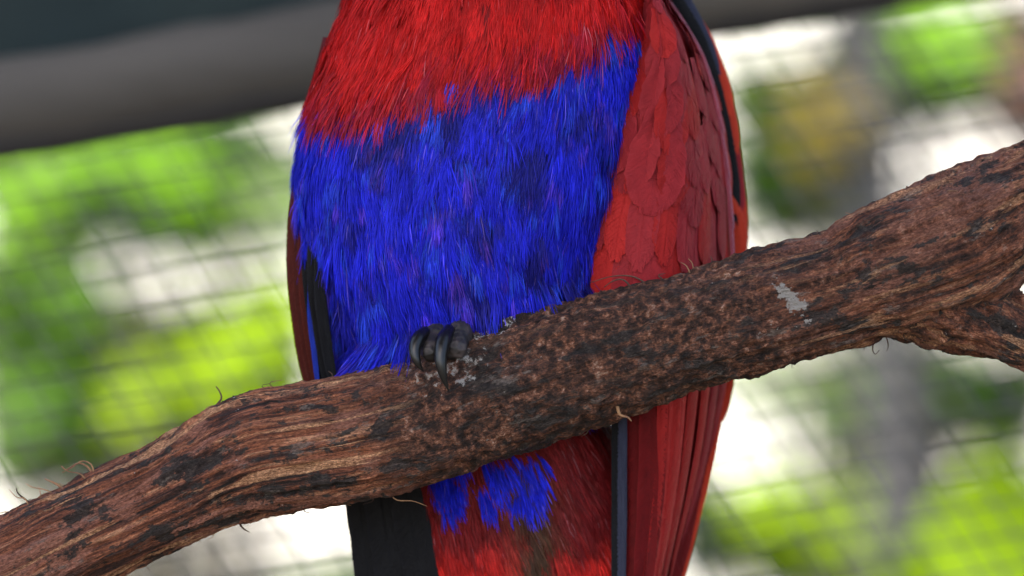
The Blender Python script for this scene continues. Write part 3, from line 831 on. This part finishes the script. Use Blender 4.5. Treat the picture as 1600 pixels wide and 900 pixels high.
def col_blue(x, y, tl, r):
    p = np.stack([x / 42.0, y / 50.0, 0 * x], -1)
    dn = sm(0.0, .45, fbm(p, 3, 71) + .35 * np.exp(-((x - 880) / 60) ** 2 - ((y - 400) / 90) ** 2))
    dn = np.clip(dn + .9 * np.exp(-((y + 45 - border(x)) / 34) ** 2) * sm(540, 620, x) * sm(960, 860, x), 0, 1)  # blue darkened along the red border, shading painted into the colour
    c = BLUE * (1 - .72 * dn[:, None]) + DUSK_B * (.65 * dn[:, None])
    az = r.random(len(x)) < .10
    c = np.where(az[:, None], np.array([.025, .06, .66]), c)
    vi = r.random(len(x)) < .07
    c = np.where(vi[:, None], c * .7 + np.array([.06, .02, .15]), c)
    return c, np.tile(DUSK_B, (len(x), 1))
def col_red(x, y, tl, r):
    p = np.stack([x / 60.0, y / 60.0, 0 * x], -1)
    dn = sm(.0, .7, fbm(p, 3, 91))
    c = RED * (1 - .35 * dn[:, None])
    # feathers near the border carry blue in their lower web
    nb_ = sm(-60, 0, y + tl - border(x) - 30 + r.normal(0, 22, len(x)))
    mixc = np.array([.13, .012, .05])
    c = c * (1 - .55 * nb_[:, None]) + mixc * .55 * nb_[:, None]
    return c, np.tile(DUSK_R, (len(x), 1))

# blue first, then the red breast whose fringe hangs over it
plumage('belly_plumage', 40, 590, -1.62, 1.50, 13.5, 38, 78, col_blue, 1, lift=11,
        keep=lambda x, y, r: y + 34 > border(x) + r.normal(0, 12, len(x)), label='violet blue belly plumage of loose hairlike barbs')
plumage('breast_plumage', -190, 215, -1.75, 1.75, 13.5, 38, 70, col_red, 2, lift=8, spread=.20, bright=(1.12, .90),
        keep=lambda x, y, r: y + 66 < border(x) + 4 + r.normal(0, 16, len(x)), label='scarlet breast plumage with a ragged lower fringe')
# long loose red barbs over the blue
plumage('breast_fringe', 0, 200, -1.5, 1.5, 15, 9, 84, col_red, 12, lift=14, spread=.24, width=1.3,
        keep=lambda x, y, r: (y + 84 < border(x) + 34) & (y + 84 > border(x) - 26), label='long red barbs straggling over the blue belly')
# loose fringe of the belly that hangs over the top of the branch and the toes
def btop(x): return np.interp(x, TAB[:, 0], TAB[:, 1])
plumage('belly_fringe', 420, 570, -1.2, 1.3, 14, 16, 60, col_blue, 6, lift=38, spread=.22, width=1.25,
        keep=lambda x, y, r: (y > btop(x) - 62) & (y < btop(x) - 22) & (x > 575), label='loose blue barbs hanging over the top of the branch')
# undertail below the branch
def flow_u(x, y): return 0.10 + 0.0015 * (x - 800) * .6 + .25 * vnoise(np.stack([x / 60., y / 80., 0 * x], -1), 9)
def col_under(x, y, tl, r):
    br = .85 * np.exp(-((x - 815 - (y - 800) * .15) / 34) ** 2) * sm(660, 720, y) * sm(1000, 850, y)
    br = np.clip(br * 1.3 + .15 * vnoise(np.stack([x / 25., y / 40., 0 * x], -1), 4), 0, 1)
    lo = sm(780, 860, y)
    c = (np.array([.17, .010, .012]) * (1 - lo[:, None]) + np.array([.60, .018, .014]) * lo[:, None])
    c = c * (1 - br[:, None]) + np.array([.055, .026, .014]) * br[:, None]
    return c, np.tile(np.array([.06, .008, .008]), (len(x), 1))
plumage('undertail_plumage', 640, 985, -1.5, 1.5, 14, 32, 80, col_under, 3, lift=8, flowf=flow_u, spread=.26, label='deep red undertail plumage with brownish barbs')
def keep_bu(x, y, r):
    return (((x > 668) & (x < 716)) | ((x > 742) & (x < 838))) & (y > 690) & (y < 762 + 8 * np.sin(x / 9))
plumage('vent_plumage', 688, 768, -1.2, 1.2, 9, 16, 54, lambda x, y, tl, r: (np.tile(BLUE * 1.05, (len(x), 1)), np.tile(DUSK_B, (len(x), 1))), 4, lift=16, keep=keep_bu,
        flowf=lambda x, y: .05 + .0 * x, spread=.2, label='blue tufts showing below the branch')

# ---- vaned feathers
def vane(pts, width, mat, parent, name='covert_feather', face=(0, 0, -1), camber=.28, prof='round', nv=16, nu=9, shift=0.0, seed=None, barbs=True):
    c = catmull(pts, nv); T = unit(np.gradient(c, axis=0))
    Nn = np.asarray(face, float); Nn = np.tile(Nn, (nv, 1)) if Nn.ndim == 1 else catmull(Nn, nv)
    Sd = unit(np.cross(T, Nn)); Nn = unit(np.cross(Sd, T))
    t = np.linspace(0, 1, nv)
    if prof == 'round': w = np.sqrt(np.clip(1 - np.clip((t - .55) / .45, 0, 1) ** 2.2, 0, 1)) * (.62 + .38 * sm(0, .5, t))
    elif prof == 'long': w = np.sqrt(np.clip(1 - np.clip((t - .72) / .28, 0, 1) ** 2, 0, 1)) * (.55 + .45 * sm(0, .35, t))
    else: w = np.sin(np.pi * np.clip(t, 0.02, .99) ** .8) ** .55
    w = np.maximum(w, .02) * width * (.93 if barbs else 1)
    r = random.Random(seed if seed is not None else int(abs(c[0, 0] * 7 + c[-1, 1] * 13)))
    u = np.linspace(-1, 1, nu)
    ph = r.uniform(0, 6)
    rag = 1 + .035 * np.sin(t * 23 + ph) + .025 * np.sin(t * 51 + ph * 2)
    X = u[None] * (w * rag)[:, None]
    hgt = -camber * (u ** 2)[None] * w[:, None] + 0.02 * width * np.cos(u * 3.14 * 3)[None] * np.sin(t * 9 + ph)[:, None]
    v = c[:, None] + Sd[:, None] * (X + shift * w[:, None])[..., None] + Nn[:, None] * hgt[..., None]
    i, j = np.meshgrid(np.arange(nv - 1), np.arange(nu - 1), indexing='ij')
    f = np.stack([i * nu + j, i * nu + j + 1, (i + 1) * nu + j + 1, (i + 1) * nu + j], -1).reshape(-1, 4)
    uv = np.stack(np.broadcast_arrays((u[None] + 1) / 2, t[:, None] * max(1, np.linalg.norm(c[-1] - c[0]) / 90)), -1).reshape(-1, 2)
    vv, vscale = v.reshape(-1, 3), max(1, np.linalg.norm(c[-1] - c[0]) / 90)
    if barbs:
        ln = np.linalg.norm(np.diff(c, axis=0), axis=1).sum()
        rg = np.random.default_rng(int(ph * 1000))
        nbb = int(ln / 2.6)
        t0 = np.tile((np.arange(nbb) + rg.random(nbb)) / nbb, 2) * .98
        sd = np.repeat([-1., 1.], nbb)
        reach = rg.uniform(.96, 1.05, len(t0)); fw = rg.uniform(.8, 1.25, len(t0)) * width * .95 / ln
        P, UVb = [], []
        for q in (0.08, .55, 1.0):
            tq = t0 + fw * q ** .85; uq = sd * q * reach
            ex = np.maximum(tq - 1.0, 0); tc_ = np.minimum(tq, 1.0)
            ip = lambda A: np.stack([np.interp(tc_, t, A[:, z]) for z in range(3)], -1)
            wq = np.maximum(np.interp(tc_, t, w), .34 * width * (1 - ex * 6).clip(.2, 1))
            p_ = ip(c) + ip(Sd) * ((uq + shift) * wq)[:, None] + ip(T) * (np.minimum(ex, .02) * ln)[:, None] + ip(Nn) * (-camber * uq ** 2 * wq + .5 + .9 * q * rg.random(len(t0)))[:, None]
            P.append(p_); UVb.append(np.stack([.5 + uq * .5, tq * vscale + rg.normal(0, .01, len(t0))], -1))
        P = np.stack(P, 1); Tb = unit(np.gradient(P, axis=1)); Sb = unit(np.cross(Tb, np.stack([np.interp(t0, t, Nn[:, z]) for z in range(3)], -1)[:, None]))
        wb = np.array([1.3, 1.3, .35])[None, :, None]
        V2 = np.stack([P - Sb * wb, P + Sb * wb], 2).reshape(-1, 3)
        U2 = np.repeat(np.stack(UVb, 1)[:, :, None], 2, 2).reshape(-1, 2)
        b0 = (np.arange(len(t0)) * 6)[:, None] + np.array([0, 2])[None] + len(vv)
        f = np.vstack([f, np.stack([b0, b0 + 1, b0 + 3, b0 + 2], -1).reshape(-1, 4)])
        vv = np.vstack([vv, V2]); uv = np.vstack([uv, U2])
    me = new_mesh(name, W(vv) - pbase, f, M[mat], True, uv=uv)
    o = obj(name, me, parent)
    return o

# near wing (right of the picture)
Yt = np.array([-120, -40, 0, 60, 100, 150, 200, 280, 350, 420, 480, 560, 620, 700, 800, 900, 1000, 1100])
XI = np.array([985, 1000, 1006, 1008, 1000, 985, 972, 951, 937, 930, 932, 945, 958, 968, 972, 974, 976, 980])
XO = np.array([985, 1022, 1050, 1088, 1106, 1120, 1131, 1142, 1148, 1150, 1150, 1146, 1138, 1122, 1094, 1064, 1036, 1000])
def wk(u, y):
    k = -120 + 25 * np.clip((.3 - u) / .3, 0, 1) ** 2 + 215 * np.clip((u - .3) / .7, 0, 1.2) ** 2
    return k + 90 * sm(420, 900, y) + 30 * sm(120, -120, y)
def wpt(u, y, lift=0.0):
    xi, xo = np.interp(y, Yt, XI), np.interp(y, Yt, XO)
    x = xi + (xo - xi) * u
    du = .02
    n = wnorm(u, y)
    return np.array([x, y, wk(u, y)]) + n * lift
def wnorm(u, y):
    xi, xo = np.interp(y, Yt, XI), np.interp(y, Yt, XO)
    dx = (xo - xi) * .02; dk = float(wk(u + .02, y) - wk(u, y))
    return unit(np.array([dk, 0.0, -dx]))
# the wing is parented to the bird; its arm lies under the feathers
nu_, ny_ = 22, 70
uu, yy = np.meshgrid(np.linspace(-.02, 1.05, nu_), np.linspace(-110, 1040, ny_))
wvv = np.array([wpt(a, b, -20) for a, b in zip(uu.ravel(), yy.ravel())])
i, j = np.meshgrid(np.arange(ny_ - 1), np.arange(nu_ - 1), indexing='ij')
wff = np.stack([i * nu_ + j, i * nu_ + j + 1, (i + 1) * nu_ + j + 1, (i + 1) * nu_ + j], -1).reshape(-1, 4)
wing = obj('wing', new_mesh('wing', W(wvv) - pbase, wff, M['barb'], True, cols=np.tile(DUSK_R * 1.1, (len(wvv), 1))), parrot, label='folded crimson wing of overlapping scale shaped feathers')
mo = wing.modifiers.new('thick', 'SOLIDIFY'); mo.thickness = 8 * S; mo.offset = -1

rw = random.Random(5)
def wing_feather(u, ytip, ln, width, mat, l0, l1, prof='round', name='covert_feather', drift=0.0, cam=.25):
    pts, nn = [], []
    for q in range(4):
        t = q / 3
        y = ytip - ln * (1 - t)
        uq = u + drift * (t - 1)
        pts.append(wpt(uq, y, l0 + (l1 - l0) * t)); nn.append(wnorm(min(max(uq, 0), 1), y))
    return vane(pts, width, mat, wing, name, face=np.array(nn), camber=cam, prof=prof)
# flight feathers, longest underneath
for q, u in enumerate((.10, .24, .38, .52, .64, .75, .85, .93, 1.0)):
    mat = 'deep_red' if u < .5 else ('wing_bright' if u < .9 else 'wing_red')
    wing_feather(u, 1010 - 14 * q + rw.uniform(-10, 10), 640, 26 if u < .6 else 22, mat, -9, -5 + q * 1.0, 'long', 'flight_feather', cam=.16)
# greater coverts
for q, u in enumerate((.04, .20, .36, .52, .67, .81, .93)):
    wing_feather(u, 520 + rw.uniform(-20, 25), 250, 30 - 1.2 * q, 'wing_red' if q % 3 else 'wing_bright', -4, 0 + .4 * q, 'long', drift=-.06, cam=.14)
for q, u in enumerate((.0, .13, .29, .46, .61, .76, .9)):
    wing_feather(u, 400 + 14 * (q % 3) + rw.uniform(-14, 14), 190, 29 - 1.2 * q, 'wing_bright' if q % 2 else 'wing_red', -1, 3.5, 'long', drift=-.05, cam=.12)
# median and lesser coverts in shingled rows
y = 330
row = 0
while y > -70:
    for u in ((.14, .50, .82, 1.0) if row % 2 else (-.02, .32, .66, .92)):
        wd = np.interp(y, Yt, XO) - np.interp(y, Yt, XI)
        size = wd * rw.uniform(.21, .26) * (1.0 if u < .7 else .78)
        wing_feather(u + rw.uniform(-.04, .04), y + rw.uniform(-12, 12) + 12 * math.sin(u * 3), size * rw.uniform(2.3, 2.8) + 14, size, 'wing_red' if rw.random() < .75 else 'wing_bright', 0, 2.6 + rw.uniform(0, 1.6), drift=rw.uniform(-.06, .02), cam=.10)
    y -= 31 + rw.uniform(-4, 4); row += 1
# leading edge feathers paled, with lilac sheen put in for sky reflection
for q in range(5):
    y0 = 20 + 75 * q
    wing_feather(.97, y0 + 110, 150, 8, 'wing_edge_sheen', 4, 8, 'long', cam=.5)

# black inner webs and the orange scapulars beyond them
back = obj('far_wing', new_mesh('far_wing', *(lambda a: (W(a[0]) - pbase, a[1]))(tube([(1000, -80, 110), (1070, 40, 160), (1110, 200, 190), (1118, 380, 195), (1100, 600, 190)], [20, 26, 24, 22, 14], 30, 12)), M['barb'], True,
           cols=np.tile(DUSK_R * .6, (32 * 12, 1))), parrot, label='back feathers edged in black and orange')
for pts, w, mat in (
    ([(1048, -30, 100), (1092, 50, 112), (1124, 150, 125), (1142, 240, 130), (1153, 345, 130)], 15, 'black'),
    ([(1056, 0, 104), (1106, 80, 118), (1134, 180, 130), (1150, 270, 134), (1157, 335, 132)], 12, 'black'),
    ([(1038, -60, 120), (1075, -8, 130), (1108, 55, 140), (1128, 110, 145)], 9, 'slate'),
    ([(1075, -10, 140), (1112, 60, 150), (1138, 130, 152), (1147, 175, 150)], 11, 'orange'),
    ([(1105, 60, 150), (1134, 125, 156), (1150, 190, 158), (1156, 235, 155)], 11, 'orange'),
    ([(1128, 140, 160), (1150, 210, 165), (1160, 290, 165), (1162, 330, 160)], 12, 'wing_red'),
    ([(1138, 190, 165), (1158, 270, 172), (1166, 340, 172), (1166, 420, 168)], 11, 'orange'),
    ([(1134, 240, 170), (1156, 320, 176), (1162, 400, 176), (1156, 480, 172)], 15, 'wing_red'),
    ([(1140, 300, 120), (1160, 350, 135), (1160, 430, 140), (1150, 560, 140)], 14, 'orange'),
    ([(1150, 470, 150), (1146, 560, 150), (1138, 620, 150), (1126, 668, 145)], 13, 'orange'),
    ([(1120, 520, 120), (1104, 640, 120), (1082, 760, 120), (1050, 900, 120), (1020, 990, 120)], 26, 'deep_red'),
    ([(1140, 520, 140), (1128, 640, 140), (1104, 760, 140), (1068, 900, 140), (1040, 990, 140)], 10, 'orange'),
):
    vane(pts, w, mat, back, 'covert_feather' if mat != 'black' else 'flight_feather', face=(.35, 0, -1), camber=.35, prof='long')
# slate shaft edge of the innermost flight feather
vane([(970, 440, -100), (970, 560, -98), (971, 700, -62), (971, 820, -36), (970, 1010, -24)], 8.5, 'slate', wing, 'flight_feather', face=(0, 0, -1), camber=.35, prof='long', nv=20)
vane([(961, 440, -102), (961, 560, -100), (962, 700, -60), (962, 820, -34), (961, 1010, -22)], 8, 'black', wing, 'flight_feather', face=(0, 0, -1), camber=.2, prof='long', nv=20)

# other wing, edge on at the left of the picture
lw = obj('wing', new_mesh('wing', *(lambda a: (W(a[0]) - pbase, a[1]))(tube([(520, 60, 60), (490, 200, 50), (476, 380, 45), (500, 600, 40), (570, 800, 45)], [18, 22, 24, 24, 16], 30, 12)), M['barb'], True,
         cols=np.tile(DUSK_R * .5, (32 * 12, 1))), parrot, label='folded wing seen edge on, maroon outside and black inside')
for pts, w, mat, fc in (
    ([(500, 150, 40), (470, 270, 20), (459, 390, 10), (468, 510, 8), (490, 640, 12)], 17, 'maroon', (-.5, 0, -1)),
    ([(505, 170, 30), (480, 290, 8), (468, 400, 0), (478, 520, -2), (498, 640, 2)], 15, 'maroon', (-.35, 0, -1)),
    ([(500, 240, 10), (484, 320, -8), (474, 400, -16), (484, 520, -18), (505, 650, -14)], 11, 'maroon', (-.2, 0, -1)),
    ([(495, 290, -12), (484, 360, -28), (484, 440, -34), (496, 530, -34), (512, 640, -30)], 11, 'black', (0, 0, -1)),
    ([(508, 300, -30), (494, 370, -50), (492, 440, -56), (502, 520, -50), (520, 640, -44)], 11, 'black', (.1, 0, -1)),
    ([(520, 300, -50), (505, 380, -66), (502, 450, -72), (511, 530, -66), (528, 630, -58)], 10, 'black', (.2, 0, -1)),
    ([(484, 440, -42), (486, 500, -46), (492, 550, -46), (500, 620, -44)], 4.5, 'blue_vane', (0, 0, -1)),
):
    vane(pts, w, mat, lw, 'flight_feather', face=fc, camber=.3, prof='long')
for pts, w in (([(545, 600, 20), (556, 740, 22), (570, 860, 30), (592, 1050, 40)], 24), ([(575, 600, 10), (590, 740, 12), (606, 860, 20), (630, 1050, 30)], 30),
               ([(605, 600, 0), (628, 740, 2), (652, 870, 12), (684, 1060, 22)], 30), ([(640, 640, 12), (660, 760, 14), (684, 870, 22), (720, 1040, 32)], 20)):
    vane(pts, w, 'black', lw, 'flight_feather', face=(-.1, 0, -1), camber=.12, prof='long', nv=20)

# tail, mostly hidden behind the undertail plumage
tail = obj('tail', new_mesh('tail', *(lambda a: (W(a[0]) - pbase, a[1]))(tube([(830, 900, 80), (850, 1050, 85), (865, 1180, 90)], [60, 50, 25], 14, 14)), M['barb'], True, cols=np.tile(DUSK_R * .7, (16 * 14, 1))), parrot)
for q in range(7):
    t = (q - 3) / 3
    vane([(838 + 40 * t, 880, 50), (850 + 70 * t, 1050, 60), (868 + 95 * t, 1380 - 30 * abs(t), 75)], 34, 'wing_bright' if q % 2 else 'deep_red', tail, 'tail_feather', camber=.15, prof='long')

# ---- feet
def foot(dx, dy, name, toes):
    fl = W((712 + dx, 470 + dy, -50))
    v, f = tube(W([(712 + dx, 400 + dy, 0), (716 + dx, 455 + dy, -40), (716 + dx, 505 + dy, -80)]), np.array([14, 15, 19]) * S, 16, 12, noise=.1)
    ft = obj(name, new_mesh(name, v - pbase, f, M['toe']), parrot)
    for tp, tr, cp, cr in toes:
        tp = np.array(tp, float) + [dx, dy, 0]
        # knuckle swellings along the toe
        c = catmull(np.c_[tp, tr], 26)
        c[:, 3] *= 1 + .10 * np.sin(np.linspace(0, 1, 26) * 17)
        v, f = tube(W(c[:, :3]), c[:, 3] * S, 40, 16, noise=.10, seed=3)
        to = obj('toe', new_mesh('toe', v - pbase, f, M['toe']), ft)
        if cp:
            cp = np.array(cp, float) + [dx, dy, 0]
            v, f = tube(W(cp), np.array(cr) * S, 26, 14)
            obj('claw', new_mesh('claw', v - pbase, f, M['claw']), to)
    return ft
foot(0, 0, 'foot', [
    ([(728, 506, -60), (724, 512, -115), (718, 524, -150), (714, 542, -178), (713, 558, -186)], [18, 19, 19, 18, 12],
     [(704, 514, -168), (695, 530, -196), (691, 556, -212), (694, 582, -216), (703, 608, -210)], [9, 11.5, 10, 6.5, .8]),
    ([(712, 512, -60), (694, 516, -115), (682, 528, -150), (676, 546, -178), (676, 560, -184)], [17, 18, 18, 17, 11],
     [(667, 516, -164), (656, 528, -186), (651, 546, -198), (655, 564, -204), (664, 578, -200)], [8, 10.5, 9.2, 6, .8]),
    ([(722, 505, -80), (730, 530, 0), (735, 590, 25), (736, 640, 15)], [18, 17, 15, 12], [(736, 636, 18), (738, 670, 14), (738, 690, -4)], [8, 6, 1]),
    ([(705, 510, -80), (700, 545, 0), (700, 605, 28), (700, 650, 14)], [16, 15, 14, 11], [(700, 646, 18), (701, 676, 14), (702, 696, -2)], [8, 6, 1])])
foot(150, -26, 'foot', [
    ([(722, 505, -60), (728, 512, -90), (730, 520, -112)], [17, 16, 12], None, None),
    ([(712, 508, -60), (702, 518, -90), (698, 526, -112)], [16, 15, 11], None, None),
    ([(722, 505, -80), (730, 530, 0), (735, 590, 25), (736, 640, 15)], [18, 17, 15, 12], [(736, 636, 18), (738, 670, 14), (738, 690, -4)], [8, 6, 1])])

# ---- head, above the picture: beak and eyes
hd = W((690, -270, -170))
v, f = tube(W([(692, -300, -150), (690, -290, -200), (689, -262, -240), (690, -225, -250), (692, -190, -232)]), np.array([44, 42, 34, 20, 2]) * S, 26, 18)
bk_ = obj('beak', new_mesh('beak', v - pbase, f, M['claw']), parrot)
v, f = tube(W([(694, -220, -150), (694, -205, -195), (694, -200, -222)]), np.array([30, 24, 6]) * S, 14, 14)
obj('lower_beak', new_mesh('lower_beak', v - pbase, f, M['claw']), bk_)
for sx in (-1, 1):
    e = surf(np.array([sx * 0.95]), np.array([-305.0]))[0]
    a = np.linspace(0, np.pi, 10); 
    v, f = tube(W(np.array([e + np.array([sx * z, 0, -z * .6]) for z in (-10, -4, 2, 6)])), np.array([16, 16, 12, 2]) * S, 14, 16)
    obj('eye', new_mesh('eye', v - pbase, f, M['eye']), parrot)
